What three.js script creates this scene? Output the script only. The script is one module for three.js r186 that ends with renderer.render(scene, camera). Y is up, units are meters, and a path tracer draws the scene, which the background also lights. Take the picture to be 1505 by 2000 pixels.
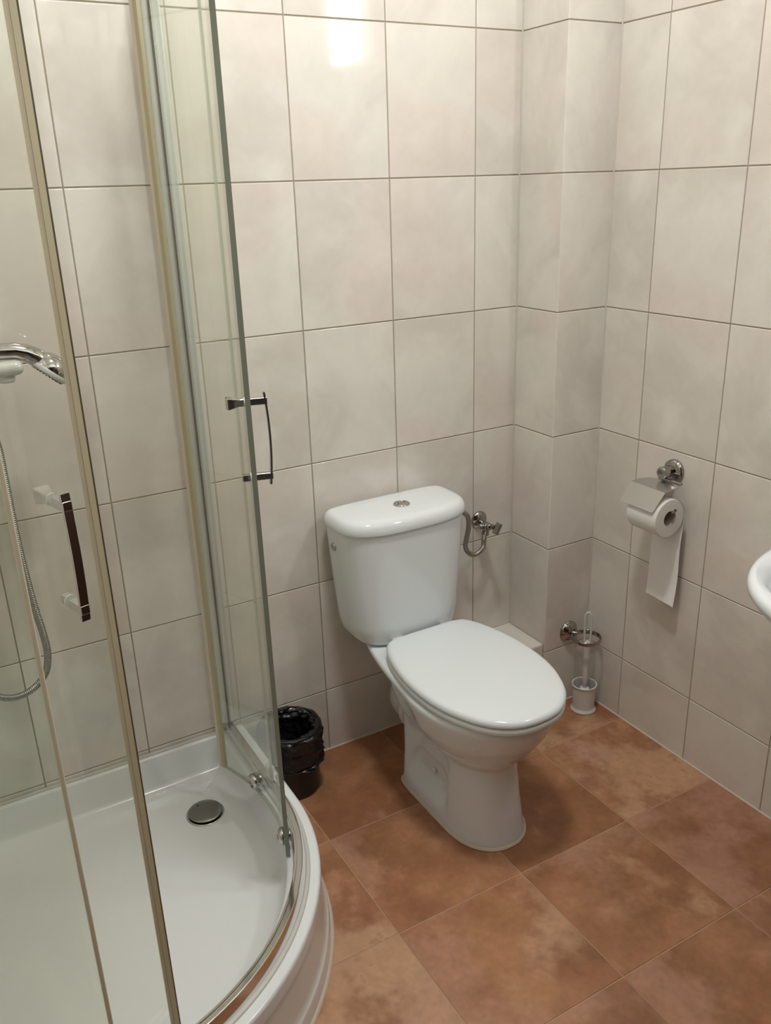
import * as THREE from 'three';
import { RoundedBoxGeometry } from 'three/addons/geometries/RoundedBoxGeometry.js';
import { RectAreaLightUniformsLib } from 'three/addons/lights/RectAreaLightUniformsLib.js';
import * as BGU from 'three/addons/utils/BufferGeometryUtils.js';

// ------------------------------------------------------------------ camera, light, exposure
const scene = new THREE.Scene();
scene.background = new THREE.Color(0x000000);
const camera = new THREE.PerspectiveCamera(61.505, 1505 / 2000, 0.05, 30);
camera.position.set(-0.86405, 1.5211, 1.91206);
camera.rotation.set(-0.3628, -0.5118, -0.0329, 'YXZ');
scene.add(camera);

const EXPOSURE = 1.92;
const renderer = new THREE.WebGLRenderer({ antialias: true });
renderer.toneMapping = THREE.LinearToneMapping;
renderer.toneMappingExposure = EXPOSURE;
renderer.shadowMap.enabled = true;
RectAreaLightUniformsLib.init();

const LAMP = new THREE.Color().setRGB(0.985, 1.0, 0.975);
// round flush opal lamp on the ceiling over the middle of the room
const CEIL = new THREE.Vector3(-0.12, 3.0, 0.83);
const ceilLight = new THREE.RectAreaLight(LAMP, 63, 0.23, 0.23);
ceilLight.position.set(CEIL.x, CEIL.y - 0.085, CEIL.z); ceilLight.lookAt(CEIL.x, 0, CEIL.z);
scene.add(ceilLight);
// square opal lamp on the right wall over the basin
const WL = { x: 0.811, y: 2.085, z: 1.2025, w: 0.185, h: 0.27, d: 0.03 };
const wallLight = new THREE.RectAreaLight(LAMP, 28, WL.w, WL.h);
wallLight.position.set(WL.x - WL.d - 0.004, WL.y, WL.z);
wallLight.lookAt(-2, WL.y, WL.z);
scene.add(wallLight);

// ------------------------------------------------------------------ helpers
let seed = 7;
function rnd() { seed = (seed * 1664525 + 1013904223) >>> 0; return seed / 4294967296; }
const names = new Map();
function numbered(n) { const k = names.get(n) || 0; names.set(n, k + 1); return k ? `${n}_${String(k).padStart(3, '0')}` : n; }
function mesh(name, geo, m, parent = scene) {
  const o = new THREE.Mesh(Array.isArray(geo) ? merge(geo) : geo, m);
  o.name = numbered(name); o.castShadow = true; o.receiveShadow = true; parent.add(o); return o;
}
function merge(list) {
  const l = list.map((g) => { let h = g.index ? g.toNonIndexed() : g; for (const k of Object.keys(h.attributes)) if (!['position', 'normal', 'uv'].includes(k)) h.deleteAttribute(k); if (!h.attributes.uv) h.setAttribute('uv', new THREE.BufferAttribute(new Float32Array(h.attributes.position.count * 2), 2)); return h; });
  return BGU.mergeGeometries(l);
}
function thing(name, label, category, [x, y, z] = [0, 0, 0], ry = 0) {
  const g = new THREE.Group(); g.name = numbered(name); g.position.set(x, y, z); g.rotation.y = ry;
  g.userData = { label, category }; scene.add(g); return g;
}
function struct(o, label) { o.userData.kind = 'structure'; if (label) o.userData.label = label; return o; }
const V = (x, y, z) => new THREE.Vector3(x, y, z);
const lerp = (a, b, t) => a + (b - a) * t;
const sst = (a, b, x) => { const t = Math.min(1, Math.max(0, (x - a) / (b - a))); return t * t * (3 - 2 * t); };
// loft closed loops of equal length into one smooth surface
function loft(loops, { capStart = false, capEnd = false, closed = true } = {}) {
  const n = loops[0].length, pos = [], idx = [];
  for (const l of loops) for (const p of l) pos.push(p.x, p.y, p.z);
  const m = closed ? n : n - 1;
  for (let i = 0; i < loops.length - 1; i++) for (let j = 0; j < m; j++) {
    const a = i * n + j, b = i * n + (j + 1) % n, c = a + n, d = b + n;
    idx.push(a, c, b, b, c, d);
  }
  const cap = (k, flip) => {
    const c = new THREE.Vector3(); loops[k].forEach((p) => c.add(p)); c.divideScalar(n);
    const ci = pos.length / 3; pos.push(c.x, c.y, c.z);
    const base = ci + 1; for (const p of loops[k]) pos.push(p.x, p.y, p.z);
    for (let j = 0; j < n; j++) { const a = base + j, b = base + (j + 1) % n; flip ? idx.push(ci, a, b) : idx.push(ci, b, a); }
  };
  if (capStart) cap(0, true);
  if (capEnd) cap(loops.length - 1, false);
  const g = new THREE.BufferGeometry();
  g.setAttribute('position', new THREE.Float32BufferAttribute(pos, 3));
  g.setIndex(idx); g.computeVertexNormals();
  return g;
}
function fixWinding(g, inside) { // turn a closed shape outward as judged from an inside point
  const p = g.attributes.position, ix = g.index.array; let s = 0;
  const a = V(0, 0, 0), b = V(0, 0, 0), c = V(0, 0, 0);
  for (let i = 0; i < ix.length; i += 3) {
    a.fromBufferAttribute(p, ix[i]).sub(inside); b.fromBufferAttribute(p, ix[i + 1]).sub(inside); c.fromBufferAttribute(p, ix[i + 2]).sub(inside);
    s += a.dot(b.cross(c));
  }
  if (s < 0) { for (let i = 0; i < ix.length; i += 3) { const t = ix[i]; ix[i] = ix[i + 1]; ix[i + 1] = t; } g.computeVertexNormals(); }
  return g;
}
function resample(pts, n) {
  const L = [0]; for (let i = 0; i < pts.length; i++) L.push(L[i] + pts[i].distanceTo(pts[(i + 1) % pts.length]));
  const T = L[pts.length], out = []; let k = 0;
  for (let j = 0; j < n; j++) { const d = T * j / n; while (L[k + 1] < d) k++; out.push(pts[k].clone().lerp(pts[(k + 1) % pts.length], (d - L[k]) / (L[k + 1] - L[k] || 1))); }
  return out;
}
function egg(cx, y, hw, zf, zr, zc, nf, nr, n = 96) { // plan outline: front half and rear half of different roundness
  const pts = [], M = 720;
  for (let i = 0; i < M; i++) {
    const t = i / M * Math.PI * 2, c = Math.cos(t), s = Math.sin(t), e = s >= 0 ? nf : nr, h = s >= 0 ? zf - zc : zc - zr;
    pts.push(V(cx + hw * Math.sign(c) * Math.abs(c) ** (2 / e), y, zc + h * Math.sign(s) * Math.abs(s) ** (2 / e)));
  }
  return resample(pts, n);
}
function inset(loop, d, y) {
  const n = loop.length;
  return loop.map((p, i) => {
    const a = loop[(i + n - 1) % n], b = loop[(i + 1) % n], tx = b.x - a.x, tz = b.z - a.z, l = Math.hypot(tx, tz) || 1;
    return V(p.x - tz / l * d, y, p.z + tx / l * d);
  });
}
function insetIn(loop, d, y) { // inset toward the centroid side whatever the winding
  let A = 0; const n = loop.length; for (let i = 0; i < n; i++) { const p = loop[i], q = loop[(i + 1) % n]; A += p.x * q.z - q.x * p.z; }
  return inset(loop, A > 0 ? d : -d, y);
}
const tube = (pts, r, seg = 64, rad = 14, closed = false) => new THREE.TubeGeometry(new THREE.CatmullRomCurve3(pts, closed, 'centripetal'), seg, r, rad, closed);
const cyl = (r0, r1, h, seg = 32) => new THREE.CylinderGeometry(r0, r1, h, seg);
const lathe = (pts, seg = 48) => new THREE.LatheGeometry(pts.map(([r, y]) => new THREE.Vector2(r, y)), seg);
const rbox = (w, h, d, r = 0.002, s = 2) => new RoundedBoxGeometry(w, h, d, s, r);

function shrink(loop, f, y) { const c = new THREE.Vector3(); loop.forEach((p) => c.add(p)); c.divideScalar(loop.length); return loop.map((p) => V(c.x + (p.x - c.x) * f, y, c.z + (p.z - c.z) * f)); }
// ------------------------------------------------------------------ noise and textures
function noiseGrid(N, period, sd) { // tileable value noise, N pixels, period cells
  const g = new Float32Array(period * period); let s = sd >>> 0;
  for (let i = 0; i < g.length; i++) { s = (s * 1664525 + 1013904223) >>> 0; s ^= s >>> 13; g[i] = (s >>> 0) / 4294967296; }
  return (u, v) => {
    let x = u * period, y = v * period; const xi = Math.floor(x), yi = Math.floor(y); x -= xi; y -= yi;
    x = x * x * (3 - 2 * x); y = y * y * (3 - 2 * y);
    const m = (a) => ((a % period) + period) % period, x0 = m(xi), x1 = m(xi + 1), y0 = m(yi) * period, y1 = m(yi + 1) * period;
    return lerp(lerp(g[y0 + x0], g[y0 + x1], x), lerp(g[y1 + x0], g[y1 + x1], x), y);
  };
}
function fbm(period, oct, sd, gain = 0.5) {
  const f = []; let p = period; for (let i = 0; i < oct; i++) { f.push(noiseGrid(0, p, sd + i * 977)); p *= 2; }
  return (u, v) => { let a = 1, s = 0, t = 0; for (const q of f) { s += a * q(u, v); t += a; a *= gain; } return s / t; };
}
function tex(N, fn, srgb = true) {
  const d = new Uint8Array(N * N * 4), enc = (c) => Math.round(255 * Math.min(1, Math.max(0, srgb ? (c <= 0.0031308 ? 12.92 * c : 1.055 * c ** (1 / 2.4) - 0.055) : c)));
  for (let j = 0; j < N; j++) for (let i = 0; i < N; i++) { const c = fn(i / N, j / N), k = (j * N + i) * 4; d[k] = enc(c[0]); d[k + 1] = enc(c[1]); d[k + 2] = enc(c[2]); d[k + 3] = 255; }
  const t = new THREE.DataTexture(d, N, N); t.wrapS = t.wrapT = THREE.RepeatWrapping; t.magFilter = THREE.LinearFilter; t.minFilter = THREE.LinearMipmapLinearFilter; t.generateMipmaps = true;
  if (srgb) t.colorSpace = THREE.SRGBColorSpace; t.needsUpdate = true; return t;
}
const mixc = (a, b, t) => [lerp(a[0], b[0], t), lerp(a[1], b[1], t), lerp(a[2], b[2], t)];
// wall tiles: cream stone print with grey-beige clouds and faint pink, strokes running diagonally (1 repeat = 1 m)
const wA = fbm(5, 5, 11, 0.55), wB = fbm(4, 4, 31), wC = fbm(14, 4, 53, 0.6), wD = fbm(3, 4, 71), wE = fbm(60, 2, 91);
const wallMap = tex(1024, (u, v) => {
  const du = (wB(u, v) - 0.5) * 0.25, dv = (wD(u, v) - 0.5) * 0.25;
  const a = wA(u + du, v + dv), c = wC(u + du * 0.7 + v * 0, v + dv * 0.7), p = wD(u + 0.37, v + 0.61), e = wE(u, v);
  let col = mixc([0.625, 0.583, 0.505], [0.705, 0.67, 0.588], sst(0.32, 0.64, a));
  col = mixc(col, [0.685, 0.605, 0.53], 0.55 * sst(0.5, 0.68, p));
  const k = 1 + (c - 0.5) * 0.13 + (e - 0.5) * 0.03;
  return [col[0] * k * 1.065, col[1] * k * 1.06, col[2] * k * 1.10];
});
const wallBump = tex(512, (u, v) => { const h = 0.5 + (wC(u, v) - 0.5) * 0.6 + (wB(u, v) - 0.5) * 0.5; return [h, h, h]; }, false);
// floor tiles: terracotta print with sandy and pinkish blotches and dark flecks (1 repeat = 1.2 m)
const fA = fbm(4, 5, 211, 0.5), fB = fbm(4, 5, 231, 0.55), fC = fbm(22, 4, 253, 0.65), fD = fbm(4, 4, 271), fE = fbm(110, 2, 291);
const floorMap = tex(1024, (u, v) => {
  const du = (fD(u, v) - 0.5) * 0.2, dv = (fD(u + 0.3, v + 0.2) - 0.5) * 0.2;
  const a = fA(u + du, v + dv), b = fB(u + dv, v - du), c = fC(u, v), e = fE(u, v);
  let col = mixc([0.285, 0.134, 0.062], [0.405, 0.215, 0.105], sst(0.30, 0.66, a + (c - 0.5) * 0.16));
  col = mixc(col, [0.50, 0.325, 0.19], 0.8 * sst(0.47, 0.70, b + (c - 0.5) * 0.3));
  col = mixc(col, [0.46, 0.275, 0.19], 0.5 * sst(0.53, 0.7, fD(u + 0.7, v + 0.1) + (c - 0.5) * 0.2));
  const fl = sst(0.66, 0.76, c) * sst(0.45, 0.6, b);
  const k = (1 + (c - 0.5) * 0.28 + (e - 0.5) * 0.2) * (1 - 0.25 * fl);
  return [col[0] * k * 1.03, col[1] * k * 0.92, col[2] * k * 0.93];
});
const floorBump = tex(512, (u, v) => { const h = 0.5 + (fC(u, v) - 0.5) * 0.7 + (fE(u, v) - 0.5) * 0.3; return [h, h, h]; }, false);
const grit = fbm(40, 4, 401, 0.7);
const groutMap = tex(256, (u, v) => { const k = 0.8 + 0.4 * grit(u, v); return [k, k, k]; }, true);

// ------------------------------------------------------------------ materials
const std = (o) => new THREE.MeshPhysicalMaterial(o);
const rgb = (r, g, b) => new THREE.Color().setRGB(r, g, b);
const M = {
  wallTile: std({ map: wallMap, roughness: 0.05, bumpMap: wallBump, bumpScale: 0.00006 }),
  ledgeTile: std({ color: rgb(0.70, 0.67, 0.61), roughness: 0.3 }),
  doorWood: std({ color: rgb(0.045, 0.022, 0.014), roughness: 0.35 }),
  floorTile: std({ map: floorMap, roughness: 0.42, bumpMap: floorBump, bumpScale: 0.0008 }),
  wallGrout: std({ color: rgb(0.36, 0.31, 0.23), roughness: 0.9, map: groutMap }),
  floorGrout: std({ color: rgb(0.46, 0.285, 0.18), roughness: 0.9, map: groutMap }),
  cornerCaulk: std({ color: rgb(0.60, 0.56, 0.48), roughness: 0.4 }),
  caulk: std({ color: rgb(0.62, 0.52, 0.42), roughness: 0.5 }),
  plaster: std({ color: rgb(0.86, 0.85, 0.82), roughness: 0.9 }),
  hall: std({ color: rgb(0.34, 0.31, 0.28), roughness: 0.9 }),
  ceramic: std({ color: rgb(0.74, 0.77, 0.785), roughness: 0.09, ior: 1.52 }),
  seat: std({ color: rgb(0.725, 0.76, 0.775), roughness: 0.12 }),
  acrylic: std({ color: rgb(0.74, 0.755, 0.755), roughness: 0.16 }),
  apron: std({ color: rgb(0.70, 0.69, 0.66), roughness: 0.12 }),
  silicone: std({ color: rgb(0.55, 0.54, 0.50), roughness: 0.45 }),
  chrome: std({ color: rgb(0.56, 0.55, 0.54), roughness: 0.08, metalness: 1 }),
  darkChrome: std({ color: rgb(0.40, 0.385, 0.37), roughness: 0.1, metalness: 1 }),
  satin: std({ color: rgb(0.62, 0.62, 0.60), roughness: 0.28, metalness: 1 }),
  alu: std({ color: rgb(0.66, 0.675, 0.655), roughness: 0.3, metalness: 0.3 }),
  railAlu: std({ color: rgb(0.70, 0.69, 0.67), roughness: 0.09, metalness: 1 }),
  brushedSteel: std({ color: rgb(0.30, 0.30, 0.285), roughness: 0.25, metalness: 1 }),
  rubber: std({ color: rgb(0.02, 0.02, 0.02), roughness: 0.6 }),
  glass: std({ color: rgb(0.972, 0.985, 0.962), roughness: 0.0, transmission: 1, thickness: 0, ior: 1.5 }),
  paneEdge: std({ color: rgb(0.42, 0.45, 0.36), roughness: 0.3 }),
  glassEdge: std({ color: rgb(0.22, 0.24, 0.19), roughness: 0.25 }),
  sealClear: std({ color: rgb(0.74, 0.68, 0.54), roughness: 0.5, transmission: 0.6, thickness: 0 }),
  sealOld: std({ color: rgb(0.475, 0.42, 0.275), roughness: 0.5 }),
  sealPale: std({ color: rgb(0.66, 0.60, 0.46), roughness: 0.5 }),
  sealDark: std({ color: rgb(0.07, 0.05, 0.025), roughness: 0.6 }),
  clearKnob: std({ color: rgb(0.80, 0.82, 0.79), roughness: 0.15 }),
  whitePlastic: std({ color: rgb(0.68, 0.66, 0.62), roughness: 0.35 }),
  greyRubber: std({ color: rgb(0.24, 0.22, 0.19), roughness: 0.7 }),
  bristle: std({ color: rgb(0.03, 0.022, 0.016), roughness: 0.9 }),
  paper: std({ color: rgb(0.76, 0.74, 0.70), roughness: 0.95 }),
  paperSheet: std({ color: rgb(0.84, 0.82, 0.79), roughness: 0.95, side: THREE.DoubleSide }),
  card: std({ color: rgb(0.42, 0.36, 0.29), roughness: 0.9 }),
  binPlastic: std({ color: rgb(0.012, 0.011, 0.011), roughness: 0.35 }),
  bag: std({ color: rgb(0.008, 0.008, 0.009), roughness: 0.2, side: THREE.DoubleSide }),
  headGrey: std({ color: rgb(0.55, 0.55, 0.54), roughness: 0.35 }),
  holder: std({ color: rgb(0.58, 0.57, 0.54), roughness: 0.2 }),
  hoseMetal: std({ color: rgb(0.36, 0.35, 0.325), roughness: 0.3, metalness: 0.85 }),
  opal: std({ color: rgb(0.8, 0.8, 0.8), emissive: LAMP, emissiveIntensity: 4, roughness: 0.3 }),
  opalWall: std({ color: rgb(0.8, 0.8, 0.8), emissive: LAMP, emissiveIntensity: 9, roughness: 0.3 }),
};

// ------------------------------------------------------------------ room shell
const X0 = -1.15, X1 = 0.811, ZF = 1.78, H = 3.0, XP = 0.6439, ZP = 0.1697, T = 0.008;
const box = (x0, x1, y0, y1, z0, z1) => { const g = new THREE.BoxGeometry(x1 - x0, y1 - y0, z1 - z0); g.translate((x0 + x1) / 2, (y0 + y1) / 2, (z0 + z1) / 2); return g; };
const ROWS = [0, 0.1955, 0.531, 0.8645, 1.1992, 1.5357, 1.8665, 2.2, 2.535, 2.87, H];
// a tile with rounded edges lying in the plane of e1, e2 with its face toward nrm
function tileGeo(o, e1, e2, nrm, w, h, t, uvScale, r = 0.0016) {
  const pos = [], nor = [], uv = [], idx = [], u0 = rnd(), v0 = rnd();
  const rings = [[0, -t, 0], [0, -r, 0], [r * 0.3, -r * 0.29, 0.785], [r, 0, 1.5708]];
  const corners = [[0, 0], [1, 0], [1, 1], [0, 1]];
  const put = (a, b, d, n) => { pos.push(o.x + e1.x * a + e2.x * b + nrm.x * d, o.y + e1.y * a + e2.y * b + nrm.y * d, o.z + e1.z * a + e2.z * b + nrm.z * d); nor.push(n.x, n.y, n.z); uv.push(u0 + a * uvScale, v0 + b * uvScale); return pos.length / 3 - 1; };
  for (let k = 0; k < 4; k++) {
    const p = corners[k], q = corners[(k + 1) % 4], mx = (p[0] + q[0]) / 2 - 0.5, my = (p[1] + q[1]) / 2 - 0.5;
    const out = e1.clone().multiplyScalar(Math.sign(Math.round(mx * 4))).add(e2.clone().multiplyScalar(Math.sign(Math.round(my * 4)))).normalize();
    let prev = null;
    for (const [i, d, a] of rings) {
      const n = out.clone().multiplyScalar(Math.cos(a)).addScaledVector(nrm, Math.sin(a));
      const at = (c) => put(c[0] ? w - i : i, c[1] ? h - i : i, d, n);
      const cur = [at(p), at(q)];
      if (prev) idx.push(prev[0], prev[1], cur[1], prev[0], cur[1], cur[0]);
      prev = cur;
    }
  }
  const f = corners.map((c) => put(c[0] ? w - r : r, c[1] ? h - r : r, 0, nrm));
  idx.push(f[0], f[1], f[2], f[0], f[2], f[3]);
  if (e1.clone().cross(e2).dot(nrm) < 0) for (let i = 0; i < idx.length; i += 3) { const q = idx[i]; idx[i] = idx[i + 1]; idx[i + 1] = q; }
  const g = new THREE.BufferGeometry();
  g.setAttribute('position', new THREE.Float32BufferAttribute(pos, 3)); g.setAttribute('normal', new THREE.Float32BufferAttribute(nor, 3)); g.setAttribute('uv', new THREE.Float32BufferAttribute(uv, 2)); g.setIndex(idx);
  return g;
}
const J = 0.0013; // half a joint
function tileWall(parent, o, e1, e2, nrm, cols, rows, mat, uvScale, lift = 0.0012, skip) {
  for (let i = 0; i < cols.length - 1; i++) for (let j = 0; j < rows.length - 1; j++) {
    if (skip && skip(i, j)) continue;
    const w = cols[i + 1] - cols[i] - 2 * J, h = rows[j + 1] - rows[j] - 2 * J; if (w < 0.004 || h < 0.004) continue;
    const p = o.clone().addScaledVector(e1, cols[i] + J).addScaledVector(e2, rows[j] + J).addScaledVector(nrm, lift * 0 + (rnd() - 0.5) * 0.0003);
    mesh('tile', tileGeo(p, e1, e2, nrm, w, h, 0.006, uvScale), mat, parent);
  }
}
const EX = V(1, 0, 0), EY = V(0, 1, 0), EZ = V(0, 0, 1), NX = V(-1, 0, 0), NZ = V(0, 0, -1);
const GR = 0.0016; // grout lies this far behind the tile faces
// back wall
const wallBack = struct(mesh('wall_back', box(X0 - 0.12, X1 + 0.12, 0, H, -0.14, -GR), M.wallGrout));
tileWall(wallBack, V(0, 0, 0), EX, EY, EZ, [X0, -1.008, -0.7566, -0.5035, -0.257, 0, 0.2514, 0.5029, XP], ROWS, M.wallTile, 1);
// boxed-in corner column
const column = struct(mesh('wall_corner_column', box(XP + GR, X1 + 0.02, 0, H, -0.05, ZP - GR), M.wallGrout));
tileWall(column, V(XP, 0, 0), EZ, EY, NX, [0, ZP], ROWS, M.wallTile, 1);
tileWall(column, V(0, 0, ZP), EX, EY, EZ, [XP, X1], ROWS, M.wallTile, 1);
// right wall
const wallRight = struct(mesh('wall_right', box(X1 + GR, X1 + 0.14, 0, H, -0.02, ZF + 0.12), M.wallGrout));
tileWall(wallRight, V(X1, 0, 0), EZ, EY, NX, [ZP, 0.3205, 0.5718, 0.8232, 1.0747, 1.326, 1.5775, ZF], ROWS, M.wallTile, 1);
// left wall inside the shower
const wallLeft = struct(mesh('wall_left', box(X0 - 0.14, X0 - GR, 0, H, -0.02, ZF + 0.12), M.wallGrout));
tileWall(wallLeft, V(X0, 0, 0), EZ, EY, EX, [0, 0.251, 0.5025, 0.754, 1.0055, 1.257, 1.5085, ZF], ROWS, M.wallTile, 1);
// front wall with the doorway the photographer stands in, and the dim hall behind it
struct(mesh('wall_front', [box(X0, -1.06, 0, H, ZF, ZF + 0.12), box(-0.2, X1, 0, H, ZF, ZF + 0.12), box(-1.06, -0.2, 2.05, H, ZF, ZF + 0.12)], M.plaster));
struct(mesh('wall_hall', [box(-1.8, 1.4, 0, H, 3.6, 3.7), box(-1.9, -1.8, 0, H, ZF + 0.12, 3.7), box(1.4, 1.5, 0, H, ZF + 0.12, 3.7), box(-1.8, X0 - 0.14, 0, H, ZF, ZF + 0.12), box(X1 + 0.14, 1.4, 0, H, ZF, ZF + 0.12), box(-1.8, 1.4, H, H + 0.1, ZF + 0.12, 3.6)], M.hall));
// dark wooden door leaf swung open flat against the front wall
{ const d = struct(mesh('door_1', rbox(0.86, 2.02, 0.04, 0.004).translate(0.235, 1.02, ZF - 0.045), M.doorWood)); mesh('door_handle', tube([V(0.56, 1.05, ZF - 0.066), V(0.56, 1.05, ZF - 0.11), V(0.55, 1.05, ZF - 0.118), V(0.44, 1.05, ZF - 0.118)], 0.009, 30, 12), M.chrome, d); }
struct(mesh('ceiling', box(X0 - 0.14, X1 + 0.14, H, H + 0.1, -0.14, ZF + 0.12), M.plaster));
// floor
const floor = struct(mesh('floor', box(X0 - 0.14, X1 + 0.14, -0.1, -0.0012, -0.14, ZF + 0.12), M.floorGrout));
tileWall(floor, V(0, 0, 0), EZ, EX, EY, [0, 0.335, 0.67, 1.003, 1.338, 1.673, ZF], [X0, -0.838, -0.503, -0.168, 0.167, 0.502, X1], M.floorTile, 1 / 1.2);
struct(mesh('floor_hall', box(-1.9, 1.5, -0.1, -0.001, ZF + 0.12, 3.7), M.hall));
// low tiled boxing along the back wall beside the toilet
const boxing = struct(mesh('wall_pipe_boxing', box(0.335 + GR, XP - 0.0002, 0, 0.2235 - GR, -0.001, 0.165 - GR), M.wallGrout));
tileWall(boxing, V(0, 0.2235, 0), EZ, EX, EY, [0.0005, 0.165], [0.335, 0.5029, XP - 0.0005], M.ledgeTile, 1);
tileWall(boxing, V(0, 0, 0.165), EX, EY, EZ, [0.335, 0.5029, XP - 0.0005], [0, 0.222], M.wallTile, 1);
tileWall(boxing, V(0.335, 0, 0), EZ, EY, NX, [0, 0.165], [0, 0.222], M.wallTile, 1);
// caulk beads along the floor
const bead = (pts, r) => tube(pts.map((p) => V(...p)), r, 24, 8);
struct(mesh('trim_1', bead([[-0.236, 0.0006, 0.001], [0.1, 0.0006, 0.001], [0.335, 0.0006, 0.001]], 0.0032), M.caulk));
struct(mesh('trim_2', bead([[X1 - 0.001, 0.0006, ZP], [X1 - 0.001, 0.0006, 0.9], [X1 - 0.001, 0.0006, ZF]], 0.0032), M.caulk));
struct(mesh('trim_3', bead([[XP, 0.0006, ZP + 0.001], [0.72, 0.0006, ZP + 0.001], [X1, 0.0006, ZP + 0.001]], 0.0032), M.caulk));

const cornerBead = (x, z) => tube([V(x, 0.002, z), V(x, 1.2, z), V(x, H - 0.002, z)], 0.0026, 40, 8);
struct(mesh('trim_4', cornerBead(XP - 0.0006, 0.0006), M.cornerCaulk)); struct(mesh('trim_5', cornerBead(X1 - 0.0006, ZP + 0.0006), M.cornerCaulk)); struct(mesh('trim_6', cornerBead(X0 + 0.0006, 0.0006), M.cornerCaulk));

// ------------------------------------------------------------------ lamps
{
  const t = thing('ceiling_lamp', 'round flush opal lamp on the ceiling over the middle of the bathroom', 'ceiling lamp', [CEIL.x, H, CEIL.z]);
  mesh('base_plate', lathe([[0, -0.02], [0.135, -0.02], [0.142, -0.012], [0.142, 0], [0, 0]]), M.satin, t);
  mesh('lamp_glass', lathe([[0, -0.08], [0.05, -0.078], [0.09, -0.07], [0.118, -0.055], [0.13, -0.038], [0.132, -0.0205], [0, -0.0205]].reverse()), M.opal, t);
}
{
  const t = thing('wall_lamp', 'square opal glass lamp on the right wall above the washbasin', 'wall lamp', [WL.x, WL.y, WL.z]);
  const b = rbox(0.012, WL.h - 0.01, WL.w - 0.01, 0.003); b.translate(-0.0065, 0, 0); mesh('base_plate', b, M.satin, t);
  const d = rbox(WL.d - 0.013, WL.h, WL.w, 0.006, 3); d.translate(-(WL.d - 0.013) / 2 - 0.0125, 0, 0); mesh('lamp_glass', d, M.opalWall, t);
}

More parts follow.
